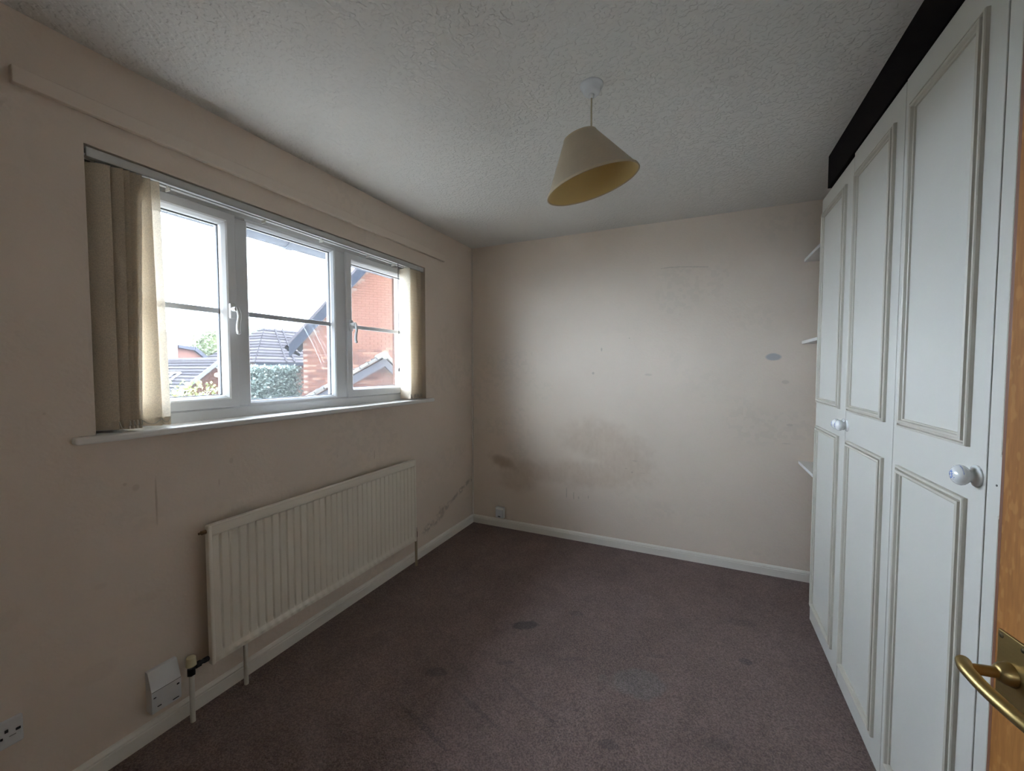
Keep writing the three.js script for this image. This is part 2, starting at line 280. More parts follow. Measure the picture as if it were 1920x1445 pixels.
// ---------------------------------------------------------------- radiator
{
  const t = thing('panel_radiator', 'cream steel panel radiator with vertical flutes below the window', 'radiator', [0, 0, 0]);
  const m = std([.84, .78, .66], .38), pipeM = std([.66, .63, .55], .4), brass = std([.20, .13, .07], .38, { metalness: .8 }), dark = std([.03, .028, .03], .4, { metalness: .5 });
  const z0 = -.915, z1 = -2.182, y0 = .182, y1 = .728, xf = .072, N = 35, per = 14, cols = N * per;
  const ys = [0, .012, .018, .030, .034, .040, .046, .060, .30, .486, .492, .500, .504, .508, .530, .546].map((k) => k);
  const pos = [], uv = [], idx = [], L = z0 - z1 - .02;
  const depth = (s, y) => {
    const f = ((s * N) % 1 + 1) % 1, g = Math.exp(-Math.pow((f < .5 ? f : f - 1) / .075, 2)) * (s > .004 && s < .996 ? 1 : 0);
    const inside = sst(.030, .046, y) * (1 - sst(.500, .504, y));
    return -.0095 * g * inside - .0055 * (1 - sst(.502, .508, y)) * sst(.02, .03, y) * (1 - .0) + (y < .03 ? -.002 * Math.cos(s * N * 6.283) * sst(.0, .018, y) : 0);
  };
  ys.forEach((y, j) => { for (let i = 0; i <= cols; i++) { const s = i / cols; pos.push(xf + depth(s, y), y0 + y, z0 - .01 - s * L); uv.push(s * L, y); } });
  for (let j = 0; j + 1 < ys.length; j++) for (let i = 0; i < cols; i++) { const a = j * (cols + 1) + i, b = a + 1, c = a + cols + 1, d = c + 1; idx.push(a, b, d, a, d, c); }
  const g = new THREE.BufferGeometry(); g.setAttribute('position', new THREE.Float32BufferAttribute(pos, 3)); g.setAttribute('uv', new THREE.Float32BufferAttribute(uv, 2)); g.setIndex(idx); g.computeVertexNormals();
  part('front_panel', g, m, t);
  part('body', rb(.044, y0 + .004, z1 + .008, .0560, y1 - .004, z0 - .008, .004), m, t);
  part('side_edge', rb(.046, y0 - .006, z0 - .014, .074, y1 + .002, z0, .006, 3), m, t);
  part('side_edge', rb(.046, y0 - .006, z1, .074, y1 + .002, z1 + .014, .006, 3), m, t);
  part('top_edge', rb(.050, y1 - .006, z1 + .008, .073, y1 + .003, z0 - .008, .004), m, t);
  for (const z of [-1.15, -1.95]) part('wall_bracket', rb(.001, .25, z - .015, .053, .66, z + .015, .003), m, t);
  const pipe = (x, z, top) => part('pipe', cyl(.0085, .0085, top, 16).translate(x, top / 2, z), pipeM, t);
  pipe(.058, -.850, .19);
  pipe(.056, -1.052, .176);
  const right = pipe(.055, -2.196, .20); right.material = std([.34, .27, .17], .45);
  const valve = part('valve', [cyl(.014, .014, .026, 6).translate(.058, .196, -.850), cyl(.008, .008, .06, 14).rotateX(Math.PI / 2).translate(.058, .208, -.880), cyl(.013, .013, .016, 6).rotateX(Math.PI / 2).translate(.058, .208, -.872), cyl(.011, .011, .014, 6).rotateX(Math.PI / 2).translate(.058, .208, -.900)], dark, t);
  part('valve_cap', lathe([[0, 0], [.017, 0], [.017, .004], [.015, .030], [.013, .034], [0, .035]], 20).translate(.058, .218, -.850), std([.60, .55, .36], .45), valve);
  const v2 = part('valve', [cyl(.010, .010, .036, 6).translate(.055, .215, -2.196), cyl(.007, .007, .03, 12).rotateX(Math.PI / 2).translate(.055, .215, -2.186)], brass, t);
  part('valve_cap', cyl(.008, .006, .03, 14).translate(.055, .246, -2.196), brass, v2);
  part('bleed_plug', [cyl(.008, .008, .016, 12).rotateX(Math.PI / 2).translate(.056, .706, -.907), cyl(.005, .005, .012, 6).rotateX(Math.PI / 2).translate(.056, .706, -.896)], brass, t);
}

// ---------------------------------------------------------------- wall boxes and sockets
{
  const m = std([.72, .72, .71], .35), dark = std([.02, .02, .02], .6), line = std([.22, .22, .21], .6);
  const t = thing('wall_box', 'white wedge-fronted plastic outlet box above the skirting beside the radiator', 'outlet box', [0, 0, 0]);
  const g = prism([[0, .108], [.036, .108], [.038, .110], [.040, .186], [.038, .190], [.016, .252], [.013, .254], [0, .254]], 'z', -.825, -.735);
  part('case', g, m, t);
  part('cover_seam', bx(.0385, .1865, -.8245, .0405, .1880, -.7355), line, t);
  for (const [z, y, w, h] of [[-.744, .165, .008, .004], [-.815, .168, .008, .006], [-.757, .128, .012, .004], [-.807, .118, .020, .003]]) part('slot', rb(.036, y - h / 2, z - w / 2, .0405, y + h / 2, z + w / 2, .001), dark, t);
  const s = thing('wall_socket', 'white power socket plate with dark pin slots on the window wall', 'socket', [0, 0, 0]);
  part('plate', rb(0, .258, -.446, .011, .338, -.300, .006, 3), m, s);
  for (const [z, y, w, h, mm] of [[-.4355, .3005, .0105, .0085, dark], [-.4135, .3075, .008, .010, dark], [-.4245, .2890, .014, .0035, line], [-.404, .2905, .006, .008, dark], [-.385, .300, .008, .006, dark], [-.335, .300, .008, .006, dark]]) part('slot', rb(.0085, y - h / 2, z - w / 2, .0115, y + h / 2, z + w / 2, .0025), mm, s);
  const p = thing('telephone_socket', 'small white box socket on the stained wall above the skirting', 'socket', [0, 0, 0]);
  part('back_box', rb(.236, .080, BACK, .312, .170, BACK + .028, .004), m, p);
  part('front_plate', rb(.240, .084, BACK + .028, .308, .152, BACK + .036, .004), std([.62, .63, .65], .35), p);
  part('slot', rb(.262, .092, BACK + .034, .286, .100, BACK + .0365, .001), dark, p);
}

// ---------------------------------------------------------------- pendant lamp
{
  const [lx, lz] = [1.409, -1.488];
  const t = thing('pendant_lamp', 'cream fabric cone lampshade hanging tilted from a white ceiling rose', 'lamp', [lx, HT, lz]);
  const white = std([.66, .66, .66], .4), flex = std([.42, .36, .24], .6);
  part('ceiling_rose', lathe([[0, -.034], [.018, -.033], [.028, -.029], [.031, -.024], [.032, -.010], [.039, -.009], [.041, -.004], [.041, 0]], 40), white, t);
  part('cord_grip', lathe([[.003, -.046], [.008, -.045], [.010, -.034], [0, -.034]], 20), white, t);
  part('flex', tube([[0, -.04, 0], [.0, -.12, .0], [.0005, -.175, 0]], .0030, 12, 8), flex, t);
  part('lamp_holder', lathe([[0, 0], [.008, 0], [.016, -.012], [.020, -.030], [.020, -.058], [.016, -.062], [0, -.062]], 24).translate(0, -.160, 0), white, t);
  const fabTex = colorTex(512, 512, (u, v) => { const k = .90 + .12 * fbm(u * 160, v * 160, 301, 2) + .10 * fbm(u * 5, v * 3, 303, 3); return [.48 * k, .39 * k, .27 * k]; }, 1, 1);
  const outer = new THREE.MeshPhysicalMaterial({ map: fabTex, roughness: .9, transmission: .18, thickness: 0, side: THREE.DoubleSide });
  const inner = new THREE.MeshPhysicalMaterial({ color: lin(.70, .50, .18), roughness: .7, transmission: .25, thickness: 0, side: THREE.DoubleSide });
  const r0 = .060, r1 = .170, h = .176, seg = 72;
  const sh = new THREE.Group(); sh.name = 'shade_group';
  const cone = part('lamp_shade', lathe([[r1, -h], [r0, 0]], seg), outer, t);
  part('lining', lathe([[r1 - .0022, -h + .001], [r0 - .0022, -.001]], seg), inner, cone);
  part('rim_tape', lathe([[r1 - .003, -h + .006], [r1 - .0035, -h], [r1 - .001, -h - .0015], [r1 + .0015, -h], [r1 - .001, -h + .007]], seg), std([.50, .39, .25], .8), cone);
  part('rim_tape', lathe([[r0 - .0025, -.004], [r0 - .002, .001], [r0 + .001, .0012], [r0 + .003, -.005]], seg), std([.52, .42, .28], .8), cone);
  const ring = [new THREE.TorusGeometry(.021, .0018, 8, 30).rotateX(Math.PI / 2).translate(0, -.012, 0)];
  for (let k = 0; k < 3; k++) { const a = k * 2.094; ring.push(tube([[.021 * Math.cos(a), -.012, .021 * Math.sin(a)], [.04 * Math.cos(a), -.008, .04 * Math.sin(a)], [(r0 - .002) * Math.cos(a), -.001, (r0 - .002) * Math.sin(a)]], .0015, 8, 6)); }
  part('spider_fitting', ring, std([.55, .55, .54], .35, { metalness: .7 }), cone);
  // leaning: the axis tips towards the window, seen as a roll of 22 degrees from the doorway
  const view = new THREE.Vector3(lx - EYE.x, 0, lz - EYE.z).normalize();
  const q = new THREE.Quaternion().setFromAxisAngle(view, R(-15));
  const side = new THREE.Vector3(0, 1, 0).cross(view).normalize();
  const q2 = new THREE.Quaternion().setFromAxisAngle(side, R(-6));
  cone.quaternion.copy(q2.multiply(q));
  cone.position.set(0, -.176, 0).add(new THREE.Vector3(0, 1, 0).cross(view).normalize().multiplyScalar(.040));
}

// ---------------------------------------------------------------- fitted wardrobe
const WX = 2.329;
{
  const t = thing('fitted_wardrobe', 'white fitted wardrobe with panelled doors and china knobs', 'wardrobe', [WX, 0, 0]);
  const scuffTex = colorTex(1024, 1024, (u, v) => { const k = .97 + .05 * fbm(u * 6, v * 14, 401, 4); let c = [.585 * k, .567 * k, .515 * k]; const s = sst(.70, .78, fbm(u * 9, v * 26, 405, 4)) * sst(.55, .7, fbm(u * 70, v * 90, 407, 2)); return mix(c, [.55, .54, .52], s * .22); }, 1.1, 2.3);
  const paint = new THREE.MeshStandardMaterial({ map: scuffTex, roughness: .42 });
  const mould = std([.53, .495, .42], .42), gap = std([.10, .09, .08], .7);
  const nearEnd = -.745, farEnd = -2.567;
  part('carcass', [rb(.020, 0, farEnd, .599, 2.180, farEnd + .018, .001), rb(.020, 0, nearEnd - .018, .599, 2.180, nearEnd, .001), rb(.020, 2.162, farEnd, .599, 2.18, nearEnd, .001), bx(.59, 0, farEnd, .599, 2.17, nearEnd), bx(.020, .0, farEnd + .018, .60, .02, nearEnd - .018)], paint, t);
  for (const z of [-2.095, -1.640, -1.184]) part('divider', bx(.022, .02, z - .009, .58, 2.162, z + .009), std([.45, .45, .44], .6), t);
  const knobPts = [[0, .058], [.007, .0568], [.0130, .0535], [.0180, .0485], [.0212, .0425], [.0225, .036], [.0215, .0295], [.0185, .0235], [.0150, .0190], [.0132, .0155], [.0130, .0125], [.0145, .0095], [.0185, .0075], [.0225, .0055], [.0240, .0030], [.0238, 0]];
  const knobGeo = lathe(knobPts.slice().reverse(), 40);  { const p = knobGeo.attributes.position, q = knobGeo.attributes.uv; for (let i = 0; i < p.count; i++) if (p.getY(i) > .036) q.setXY(i, .5 + p.getX(i) / .048, .5 + p.getZ(i) / .048); else q.setXY(i, .02, .02); }
  knobGeo.scale(1, .74, 1); knobGeo.rotateZ(Math.PI / 2);
  const flowers = []; { const save = seed; seed = 99; for (let i = 0; i < 34; i++) { const a = rr(0, 6.28), r = Math.sqrt(rnd()) * .25; flowers.push([.5 + r * Math.cos(a), .5 + r * Math.sin(a) * .9, rr(.018, .045), rr(.012, .03), rr(0, 3.1)]); } seed = save; }
  const china = colorTex(256, 256, (u, v) => { let c = [.74, .74, .72]; for (const f of flowers) { const dx = u - f[0], dy = v - f[1], cs = Math.cos(f[4]), sn = Math.sin(f[4]); const d = Math.hypot((dx * cs + dy * sn) / f[2], (-dx * sn + dy * cs) / f[3]); if (d < 1) c = mix([.05, .13, .48], [.25, .36, .66], d * .7); } return c; });
  china.repeat.set(1, 1);
  const chinaM = new THREE.MeshPhysicalMaterial({ map: china, roughness: .12, clearcoat: .6, clearcoatRoughness: .05 });
  const doors = [ // z far, z near, bottom, top, moulding far/near, knob z
    [-2.566, -2.098, .016, 2.184, -2.536, -2.172, -2.118],
    [-2.094, -1.643, .016, 2.197, -2.064, -1.700, -2.073],
    [-1.639, -1.187, .016, 2.199, -1.595, -1.245, -1.216],
    [-1.182, -.748, .016, 2.199, -1.126, -.790, null]];
  const prof = [[0, 0], [0, .007], [.0015, .0095], [.0055, .0100], [.0075, .0040], [.0105, .0035], [.012, .0125], [.017, .0145], [.0205, .0125], [.0225, .0060], [.0255, .0045], [.026, 0]];
  for (const [za, zb, y0, y1, ma, mb, kz] of doors) {
    const d = part('door', rb(0, y0, za, .018, y1, zb, .0018, 2), paint, t);
    { const p = d.geometry.attributes.position, q = d.geometry.attributes.uv; for (let i = 0; i < p.count; i++) q.setXY(i, p.getZ(i) + p.getX(i), p.getY(i)); }
    for (const [ya, yb] of [[1.162, 2.108], [.100, 1.045]]) part('panel_moulding', frame(mb - ma, yb - ya, prof).rotateY(-Math.PI / 2).translate(0, (ya + yb) / 2, (ma + mb) / 2), mould, d);
    if (kz) { const k = part('knob', knobGeo, chinaM, d); k.position.set(0, 1.103, kz); k.userData.label = 'white china knob with a blue flower print'; }
    else part('screw_hole', cyl(.0022, .0022, .004, 12).rotateZ(Math.PI / 2).translate(.001, 1.100, -1.150), gap, d);
  }
}
{
  const b = part('infill_board', bx(WX - .006, 2.199, -2.452, WX + .010, HT, -.745), new THREE.MeshPhysicalMaterial({ color: lin(.006, .004, .004), roughness: .9, specularIntensity: .2 }), scene);
  b.userData = { label: 'near-black infill board between wardrobe top and ceiling', category: 'board' };
}
// shelves in the recess past the wardrobe
for (const [y, l] of [[1.995, 'white alcove shelf nearest the ceiling, past the wardrobe'], [1.496, 'white alcove shelf at middle height past the wardrobe'], [.749, 'white alcove shelf nearest the floor, past the wardrobe']]) {
  const s = thing('alcove_shelf', l, 'shelf', [2.350, y, BACK], 0, 'alcove shelves');
  part('board', rb(0, -.009, 0, RIGHT - 2.350, .009, -2.567 - BACK - .001, .0015), std([.72, .71, .68], .45), s);
  part('support_batten', rb(RIGHT - 2.350 - .020, -.032, .01, RIGHT - 2.351, -.009, .46, .001), std([.70, .66, .60], .6), s);
}

// ---------------------------------------------------------------- open door with brass handle
{
  const d = structGroup('door_1', 'orange-brown wood veneer door standing open, with a brass lever handle');
  // local: +x runs from the free edge towards the hinge, +z faces into the room
  const dir = new THREE.Vector3(.150, 0, .989).normalize();
  d.position.set(2.172, 0, -.815);
  d.rotation.y = -Math.atan2(dir.z, dir.x) ;
  const wood = colorTex(1024, 1024, (u, v) => { const y = v * 2, x = u * .8; const g = fbm(x * 26 + 1.2 * fbm(x * 4, y * 1.2, 501, 3), y * 1.3, 503, 4), f = fbm(x * 420, y * 40, 507, 2), fl = sst(.62, .74, fbm(x * 150, y * 55, 509, 2)); let c = mix([.27, .105, .022], [.36, .155, .038], g); c = c.map((k) => k * (.80 + .36 * f)); return mix(c, [.46, .22, .065], fl * .35); }, .8, 2);
  const woodM = new THREE.MeshPhysicalMaterial({ map: wood, roughness: .6, specularIntensity: .6 });
  const lip = std([.17, .070, .038], .45), brass = new THREE.MeshPhysicalMaterial({ color: lin(.33, .235, .095), metalness: 1, roughness: .26 });
  const old = greyTex(256, 256, (u, v) => .22 + .35 * fbm(u * 8, v * 8, 521, 4, 8), .06, .06); brass.roughnessMap = old; brass.roughness = 1;
  const leafG = bx(.006, .008, -.035, .762, 1.985, 0); part('leaf', leafG, woodM, d);
  part('edge_lipping', rb(0, .008, -.035, .0065, 1.985, 0, .0012), lip, d);
  const hy = .917, px = .036;                                    // handle height and distance from the edge
  const plate = part('handle_plate', rb(px - .023, hy - .055, 0, px + .023, hy + .052, .0035, .0014), brass, d);
  plate.userData.label = 'brass back plate';
  const scr = std([.05, .035, .015], .4, { metalness: .8 });
  for (const [sx, sy] of [[-1, -1], [1, -1], [-1, 1], [1, 1]]) part('screw', lathe([[0, .0012], [.0030, .0008], [.0034, 0]], 14).rotateX(Math.PI / 2).translate(px + sx * .0165, hy - .0015 + sy * .046, .0035), scr, plate);
  part('boss', lathe([[.0, .016], [.0075, .016], [.0105, .0135], [.0135, .009], [.0145, .004], [.0155, .0015], [.0155, 0]], 28).rotateX(Math.PI / 2).translate(px, hy, .0035), brass, d);
  const lever = [cyl(.0075, .0068, .042, 18).rotateX(Math.PI / 2).translate(px, hy, .032)];
  let lv = new THREE.TubeGeometry(new THREE.CatmullRomCurve3([[-.006, .004, .051], [.006, .003, .056], [.022, .0, .0565], [.045, -.004, .0545], [.075, -.006, .052], [.100, -.004, .0525], [.118, .000, .055]].map((p) => new THREE.Vector3(px + p[0], hy + p[1], p[2]))), 40, .0085, 16);
  lever.push(lv, new THREE.SphereGeometry(.0085, 16, 12).translate(px - .006, hy + .004, .051), new THREE.SphereGeometry(.0088, 16, 12).translate(px + .118, hy, .055));
  part('lever', lever, brass, d).userData.label = 'worn brass lever';
  for (const y of [.25, 1.72]) part('hinge', cyl(.006, .006, .075, 12).translate(.762, y, -.002), brass, d);
}

// ================================================================ outside
const ext = (c) => new THREE.MeshPhysicalMaterial({ color: lin(...c), roughness: 1, specularIntensity: .08 });
const brickCols = [[.056, .024, .016], [.066, .029, .019], [.042, .018, .013], [.086, .044, .029], [.060, .026, .018]].map(ext);
const mortar = ext([.10, .068, .052]), tileM = [[.034, .030, .032], [.042, .037, .039], [.027, .024, .026]].map(ext), barge = ext([.012, .013, .017]), whiteP = ext([.40, .40, .40]);
const GY = -2.65;                                               // ground level outside, one storey down
struct('ground_outside', bx(-70, GY - .2, -60, -.28, GY, 30), ext([.135, .13, .118]), 'grey paved ground outside').name = 'ground';
// bricks in running bond on a wall facing +x: those inside(z, y) are built; the first `most` are parts, the rest one stuff part
function brickFace(host, x, z0, z1, y0, y1, inside, most) {
  const g = new THREE.BoxGeometry(.02, .065, .215), gh = new THREE.BoxGeometry(.02, .065, .1025), rest = []; let n = 0;
  const rows = Math.floor((y1 - y0) / .075);
  for (let r = 0; r < rows; r++) for (let z = z0 - (r % 2 ? .1125 : 0); z > z1; z -= .225) {
    const y = y0 + r * .075 + .0325, zc = z - .1075; if (!inside(zc, y)) continue;
    const px = x + .004 + .004 * hash(r, Math.round(z * 100), 3), mi = Math.floor(hash(r, Math.round(zc * 1000), 5) * 5);
    if (n++ < most) { const b = part('brick', g, brickCols[mi], host); b.position.set(px, y, zc); } else rest.push(g.clone().translate(px, y, zc));
  }
  if (rest.length) { const o = part('bricks', rest, brickCols[1], host); o.userData.kind = 'stuff'; }
}
// sloping roof between four corners (eave a-b, ridge d-c) with lapped tile courses
function roofPlane(host, a, b, c, d, n, thick = .06) {
  const A = new THREE.Vector3(...a), B = new THREE.Vector3(...b), C = new THREE.Vector3(...c), D = new THREE.Vector3(...d);
  const nrm = B.clone().sub(A).cross(D.clone().sub(A)).normalize(); if (nrm.y < 0) nrm.negate();
  for (let i = 0; i < n; i++) {
    const p = (e, f, t, up) => e.clone().lerp(f, t).addScaledVector(nrm, up);
    const t0 = i / n, t1 = Math.min(1, (i + 1.18) / n), q = [p(A, D, t0, thick), p(B, C, t0, thick), p(B, C, t1, thick * .25), p(A, D, t1, thick * .25), p(A, D, t0, -.02), p(B, C, t0, -.02), p(B, C, t1, -.02), p(A, D, t1, -.02)];
    const pos = []; const f = (i0, i1, i2, i3) => { for (const k of [i0, i1, i2, i0, i2, i3]) pos.push(q[k].x, q[k].y, q[k].z); };
    f(0, 1, 2, 3); f(5, 4, 7, 6); f(4, 5, 1, 0); f(3, 2, 6, 7); f(1, 5, 6, 2); f(4, 0, 3, 7);
    const g = new THREE.BufferGeometry(); g.setAttribute('position', new THREE.Float32BufferAttribute(pos, 3)); g.setAttribute('uv', new THREE.Float32BufferAttribute(new Array(pos.length / 3 * 2).fill(0), 2)); g.computeVertexNormals();
    part('tile_course', g, tileM[i % 3], host);
  }
}
// a frame of axes at a distance along the line of sight to pixel u: local +x faces the viewer, local z runs along the front
function facing(t, u, dist) {
  const h = ray(u, 690); h.y = 0; h.normalize();
  t.position.set(EYE.x + h.x * dist, 0, EYE.z + h.z * dist); t.rotation.y = Math.atan2(h.z, -h.x); t.updateMatrixWorld(true);
  const inv = t.matrixWorld.clone().invert(), e = EYE.clone().applyMatrix4(inv);
  return (pu, pv, x) => { const r = ray(pu, pv).transformDirection(inv); return r.multiplyScalar((x - e.x) / r.x).add(e); };
}
struct('wall_outer', prism(rect(.14, GY, BACK - .3, 2.14), 'x', -.30, -.281, [rect(WZ0, WY0 - .04, WZ1, WY1)]), brickCols[1], 'outer brick face of the house');
// ---- big gabled brick house to the right, its gable turned towards us
{
  const t = thing('brick_house', 'large red brick house gable with dark tiled verge close outside the window', 'house');
  const on = facing(t, 606, 13.0), X = 0, e = on(568, 646, X), p = on(690, 510, X), slope = (p.y - e.y) / (e.z - p.z);
  const half = 3.2, apexZ = e.z - half, apexY = e.y + slope * half, zFar = e.z - 2 * half;
  part('wall', prism([[e.z, GY], [zFar, GY], [zFar, e.y + .3], [apexZ, apexY + .3], [e.z, e.y + .3]], 'x', X - 6, X), mortar, t);
  brickFace(t, X, e.z, on(748, 560, X).z, .1, 6, (z, y) => y + .05 < e.y + slope * (e.z - z) && y + .05 < apexY - slope * (apexZ - z) && z < e.z - .02, 300);
  const ov = .22, ez = e.z + .34, ey = e.y - slope * .34 + .42, ry = apexY + .42;
  roofPlane(t, [X + ov, ey, ez], [X - 6, ey, ez], [X - 6, ry, apexZ], [X + ov, ry, apexZ], 20);
  roofPlane(t, [X + ov, ey, zFar - .34], [X - 6, ey, zFar - .34], [X - 6, ry, apexZ], [X + ov, ry, apexZ], 20);
  part('bargeboard', prism([[ez, ey - .36], [apexZ, ry - .38], [apexZ, ry + .0], [ez, ey + .0]], 'x', X + ov - .05, X + ov - .01), barge, t);
  part('soffit', prism([[ez - .02, ey - .34], [apexZ, ry - .36], [apexZ, ry - .32], [ez - .02, ey - .30]], 'x', X, X + ov - .02), ext([.05, .052, .06]), t);
  for (let i = 0; i < 16; i++) { const k = (i + .5) / 16; part('verge_tile', new THREE.BoxGeometry(.12, .06, .36).rotateX(Math.atan(slope)).translate(X + ov - .05, ey + (ry - ey) * k + .035, ez + (apexZ - ez) * k), tileM[i % 3], t); }
  part('gutter', tube([[X + ov - .02, ey - .10, ez + .05], [X - 3, ey - .10, ez + .05], [X - 6, ey - .10, ez + .05]], .06, 6, 10), barge, t);
}
// ---- garage gable in front of it
{
  const t = thing('garage', 'low brick garage gable with grey lichened verge below the big gable', 'garage');
  const on = facing(t, 650, 8.6), X = 0, a = on(722, 666, X), l = on(575, 747, X), r = on(742, 686, X);
  const sl = (a.y - l.y) / (l.z - a.z), sr = (a.y - r.y) / (a.z - r.z), L = l.z + .5, RZ = a.z - 1.2;
  const top = (z) => z > a.z ? a.y - sl * (z - a.z) : a.y - sr * (a.z - z);
  const ov = .30;
  part('wall', prism([[L, GY], [RZ, GY], [RZ, top(RZ) - .08], [a.z, a.y - .08], [L, top(L) - .08]], 'x', X - ov - 2.0, X - ov), mortar, t);
  brickFace(t, X - ov, L, RZ, .35, 1.8, (z, y) => y < top(z) - .12 && z < a.z + 1.5, 120);
  roofPlane(t, [X, top(L), L], [X - 2.2, top(L), L], [X - 2.2, a.y, a.z], [X, a.y, a.z], 14, .05);
  roofPlane(t, [X, top(RZ), RZ], [X - 2.2, top(RZ), RZ], [X - 2.2, a.y, a.z], [X, a.y, a.z], 6, .05);
  part('bargeboard', prism([[L, top(L) - .21], [a.z, a.y - .22], [RZ, top(RZ) - .21], [RZ, top(RZ) - .05], [a.z, a.y - .055], [L, top(L) - .05]], 'x', X - .04, X - .01), ext([.026, .024, .026]), t);
  part('soffit', prism([[L, top(L) - .21], [a.z, a.y - .22], [RZ, top(RZ) - .21], [RZ, top(RZ) - .195], [a.z, a.y - .205], [L, top(L) - .195]], 'x', X - ov, X - .04), ext([.055, .055, .065]), t);
  const lichen = [[.060, .056, .046], [.048, .043, .037], [.072, .066, .054]].map(ext);
  const vt = (k, z0, z1) => { for (let i = 0; i < k; i++) { const f = (i + .5) / k, z = z0 + (z1 - z0) * f; const s = (top(z1) - top(z0)) / (z0 - z1); part('verge_tile', rb(-.08, -.028, -Math.abs(z1 - z0) / k * .54, .06, .032, Math.abs(z1 - z0) / k * .54, .012, 1).rotateX(Math.atan(s)).translate(X, top(z) + .012 + .012 * (i % 2), z), lichen[i % 3], t); } };
  vt(12, L, a.z); vt(6, RZ, a.z);
  part('ridge_tile', cyl(.08, .08, 2.2, 10).rotateZ(Math.PI / 2).translate(X - 1.05, a.y, a.z), lichen[0], t);
}
// ---- far tiled house, centre
{
  const X = -21, e0 = onX(478, 680, X), e1 = onX(640, 680, X), y = e0.y;
  const t = thing('hipped_house', 'distant house with purple-grey hipped tile roof behind the hedge', 'house', [0, 0, 0]);
  part('wall', bx(X - 5, GY, e1.z, X - .4, y, e0.z - .4), brickCols[0], t);
  roofPlane(t, [X, y, e1.z], [X, y, e0.z], [X - 2.8, y + 2.25, e0.z - 2.5], [X - 2.8, y + 2.25, e1.z], 12, .08);
  roofPlane(t, [X, y, e0.z], [X - 5.6, y, e0.z], [X - 2.9, y + 2.25, e0.z - 2.5], [X - 2.8, y + 2.25, e0.z - 2.5], 12, .08);
  part('gutter', bx(X - .02, y - .14, e1.z, X + .10, y, e0.z), barge, t);
  for (const k of [.35, .62]) part('hip_line', tube([[X + .06, y + .08, e0.z - 1.2 - k * 2], [X - 2.8, y + 2.35, e0.z - 2.5 - k * 2]], .05, 4, 6), tileM[2], t);
}
// ---- low roof, left: gable facing us, ridge running away
{
  const X = -14, rg = onX(414, 676, X), v = onX(345, 730, X), s = (rg.y - v.y) / (v.z - rg.z), L = v.z + .5, ly = v.y - s * .5;
  const t = thing('outbuilding', 'low brick outbuilding with brown tiled roof and pale roof window', 'house', [0, 0, 0]);
  part('wall', prism([[L - .2, GY], [rg.z - 2, GY], [rg.z - 2, rg.y - s * 2 - .1], [rg.z, rg.y - .1], [L - .2, ly]], 'x', X - 5, X - .1), brickCols[0], t);
  brickFace(t, X - .1, L, rg.z - 1, .2, rg.y, (z, y) => y < rg.y - s * Math.abs(z - rg.z) - .15, 0);
  roofPlane(t, [X, ly, L], [X - 6.2, ly, L], [X - 6.2, rg.y, rg.z], [X, rg.y, rg.z], 13, .07);
  roofPlane(t, [X, rg.y - s * 2, rg.z - 2], [X - 6.2, rg.y - s * 2, rg.z - 2], [X - 6.2, rg.y, rg.z], [X, rg.y, rg.z], 13, .07);
  part('bargeboard', prism([[L, ly - .07], [rg.z, rg.y - .07], [rg.z, rg.y + .09], [L, ly + .09]], 'x', X - .02, X + .03), ext([.11, .108, .108]), t);
  part('ridge_tile', cyl(.09, .09, 6.2, 8).rotateZ(Math.PI / 2).translate(X - 3.1, rg.y + .03, rg.z), tileM[1], t);
  const on = (x, k, up) => [x, ly + (rg.y - ly) * k + up, L + (rg.z - L) * k];
  for (const [x0, x1] of [[X - 1.35, X - 1.25], [X - 1.75, X - 1.68], [X - 2.15, X - 2.05]]) { const a = on(x0, .30, .10), b = on(x1, .62, .10); part('roof_window_bar', tube([a, [(a[0] + b[0]) / 2, (a[1] + b[1]) / 2, (a[2] + b[2]) / 2], b], .035, 3, 6), whiteP, t); }
  { const a = on(X - 1.25, .62, .10), b = on(X - 2.05, .62, .10); part('roof_window_bar', tube([a, b], .035, 2, 6), whiteP, t); }
  part('wall_lamp', new THREE.SphereGeometry(.09, 12, 8).translate(X - .04, onX(408, 703, X).y, onX(408, 703, X).z), ext([.4, .33, .24]), t);
}
// ---- taller brick house with chimney behind it
{
  const X = -28, P = (u, v) => { const q = onX(u, v, X); return [q.z, q.y]; };
  const c0 = P(306, 622), c1 = P(328, 650), k = P(331, 652), m = P(362, 657), n = P(390, 679), b = P(260, 640);
  const t = thing('chimney_house', 'pale distant brick house with square chimney and dark sloping verge', 'house', [0, 0, 0]);
  part('wall', prism([[b[0], GY], [n[0], GY], n, m, k, b], 'x', X - 4, X), ext([.14, .07, .055]), t);
  part('chimney', bx(X - 1, 1.5, c1[0], X + .3, c0[1], c0[0] + .6), ext([.20, .14, .125]), t);
  part('roof_verge', [prism([k, m, [m[0], m[1] + .22], [k[0], k[1] + .20]], 'x', X - 4, X + .25), prism([m, n, [n[0] - .25, n[1] + .02], [m[0] - .05, m[1] + .24]], 'x', X - 4, X + .25)], ext([.05, .05, .06]), t);
}
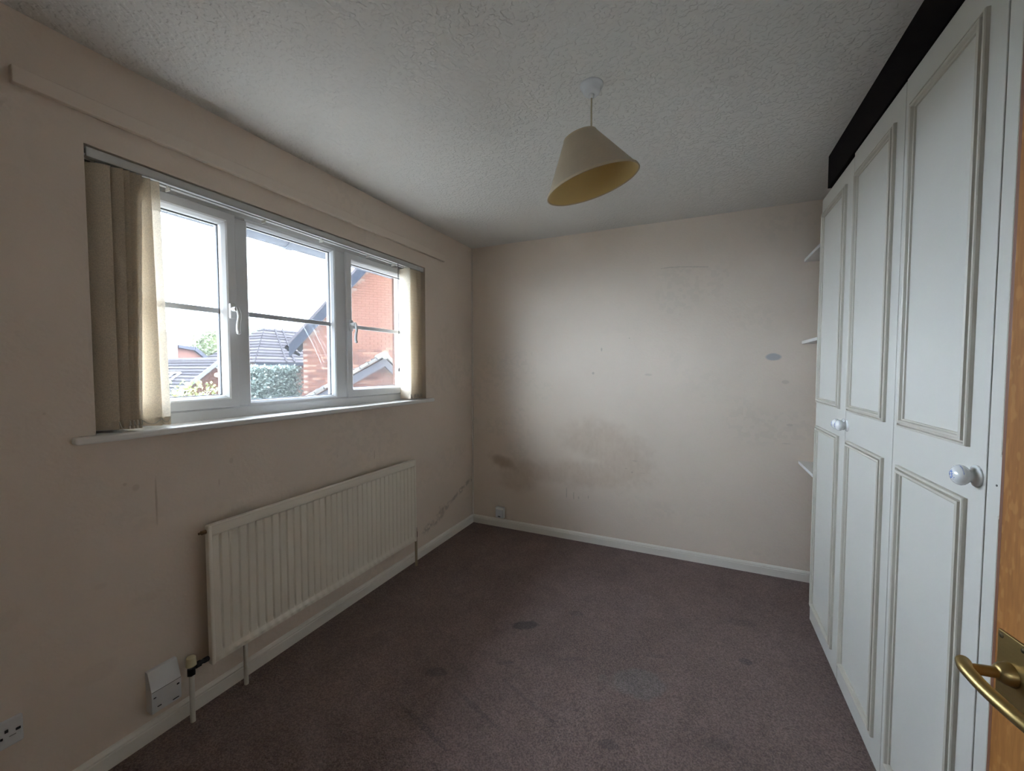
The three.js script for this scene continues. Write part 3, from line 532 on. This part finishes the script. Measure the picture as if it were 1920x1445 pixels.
// ---- planting: leaves are small folded blades, joined per plant
const leafBlade = (() => { const g = new THREE.BufferGeometry(); g.setAttribute('position', new THREE.Float32BufferAttribute([0, 0, 0, .5, .12, .5, 0, 0, 1, 0, 0, 0, 0, 0, 1, -.5, .12, .5], 3)); g.setAttribute('uv', new THREE.Float32BufferAttribute(new Array(12).fill(0), 2)); g.computeVertexNormals(); return g; })();
function foliage(host, n, place, size, cols) {
  const per = Math.ceil(n / cols.length), d = new THREE.Object3D();
  for (const c of cols) {
    const im = new THREE.InstancedMesh(leafBlade, new THREE.MeshPhysicalMaterial({ color: lin(...c), roughness: .7, transmission: .25, thickness: 0, side: THREE.DoubleSide }), per); shade(im);
    for (let i = 0; i < per; i++) { const p = place(); d.position.set(...p); d.rotation.set(rr(0, 6.3), rr(0, 6.3), rr(0, 6.3)); const s = size * rr(.6, 1.4); d.scale.set(s * .7, s, s); d.updateMatrix(); im.setMatrixAt(i, d.matrix); }
    im.name = 'foliage'; im.userData.kind = 'stuff'; host.add(im);
  }
}
{
  const X = -10.5, top = onX(500, 688, X), zl = onX(440, 700, X).z, zr = onX(566, 700, X).z;
  const t = thing('hedge', 'tall grey-green clipped hedge beside the brick gable', 'hedge', [X - .4, GY, (zl + zr) / 2]);
  const hh = top.y - GY, len = zl - zr;
  part('core', new RoundedBoxGeometry(.7, hh - .12, len - .1, 3, .25).translate(0, (hh - .12) / 2, 0), ext([.03, .04, .03]), t);
  foliage(t, 9000, () => { const f = rnd(); return f < .75 ? [.35 + rr(-.06, .10) + .05 * Math.sin(rr(0, 6)), rr(hh * .35, hh), rr(-len / 2, len / 2)] : [rr(-.4, .4), hh - .1 + rr(-.05, .12), rr(-len / 2, len / 2)]; }, .085, [[.075, .105, .085], [.11, .14, .12], [.05, .075, .055], [.16, .18, .15]]);
}
function bush(name, label, cat, at, rx, ry, rz, n, size, cols, trunk) {
  const t = thing(name, label, cat, at);
  part('core', new THREE.SphereGeometry(1, 16, 12).scale(rx * .8, ry * .8, rz * .8).translate(0, trunk + ry, 0), ext(cols[0].map((c) => c * .6)), t);
  if (trunk > 0) part('trunk', cyl(.14, .08, trunk + ry, 10).translate(0, (trunk + ry) / 2, 0), ext([.06, .045, .03]), t);
  foliage(t, n, () => { const a = rr(0, 6.283), c = rr(-1, 1), s = Math.sqrt(1 - c * c), r = rr(.78, 1.06); return [rx * r * s * Math.cos(a), trunk + ry + ry * r * c, rz * r * s * Math.sin(a)]; }, size, cols);
}
{ const p = onX(350, 738, -9); bush('garden_bush', 'bright yellow-green bush below the outbuilding roof', 'bush', [-9, GY, p.z], 1.0, (p.y - GY) / 2 + .12, 1.45, 3600, .10, [[.16, .21, .05], [.21, .26, .07], [.12, .17, .04]], 0); }
{ const p = onX(480, 655, -33); bush('pale_tree', 'pale feathery tree left of the hipped roof', 'tree', [-33, GY, p.z], 1.6, 1.5, 1.9, 2200, .22, [[.13, .20, .13], [.18, .25, .17], [.10, .16, .10]], p.y - GY - 1.1); }
{ const p = onX(408, 655, -32); bush('distant_tree', 'olive tree on the skyline behind the outbuilding', 'tree', [-32, GY, p.z], 1.5, 1.5, 1.6, 1800, .24, [[.13, .15, .07], [.17, .20, .10], [.10, .12, .06]], p.y - GY - 1.4); }

scene.traverse((o) => { if (o.isMesh) { o.castShadow = true; o.receiveShadow = true; } });
renderer.render(scene, camera);
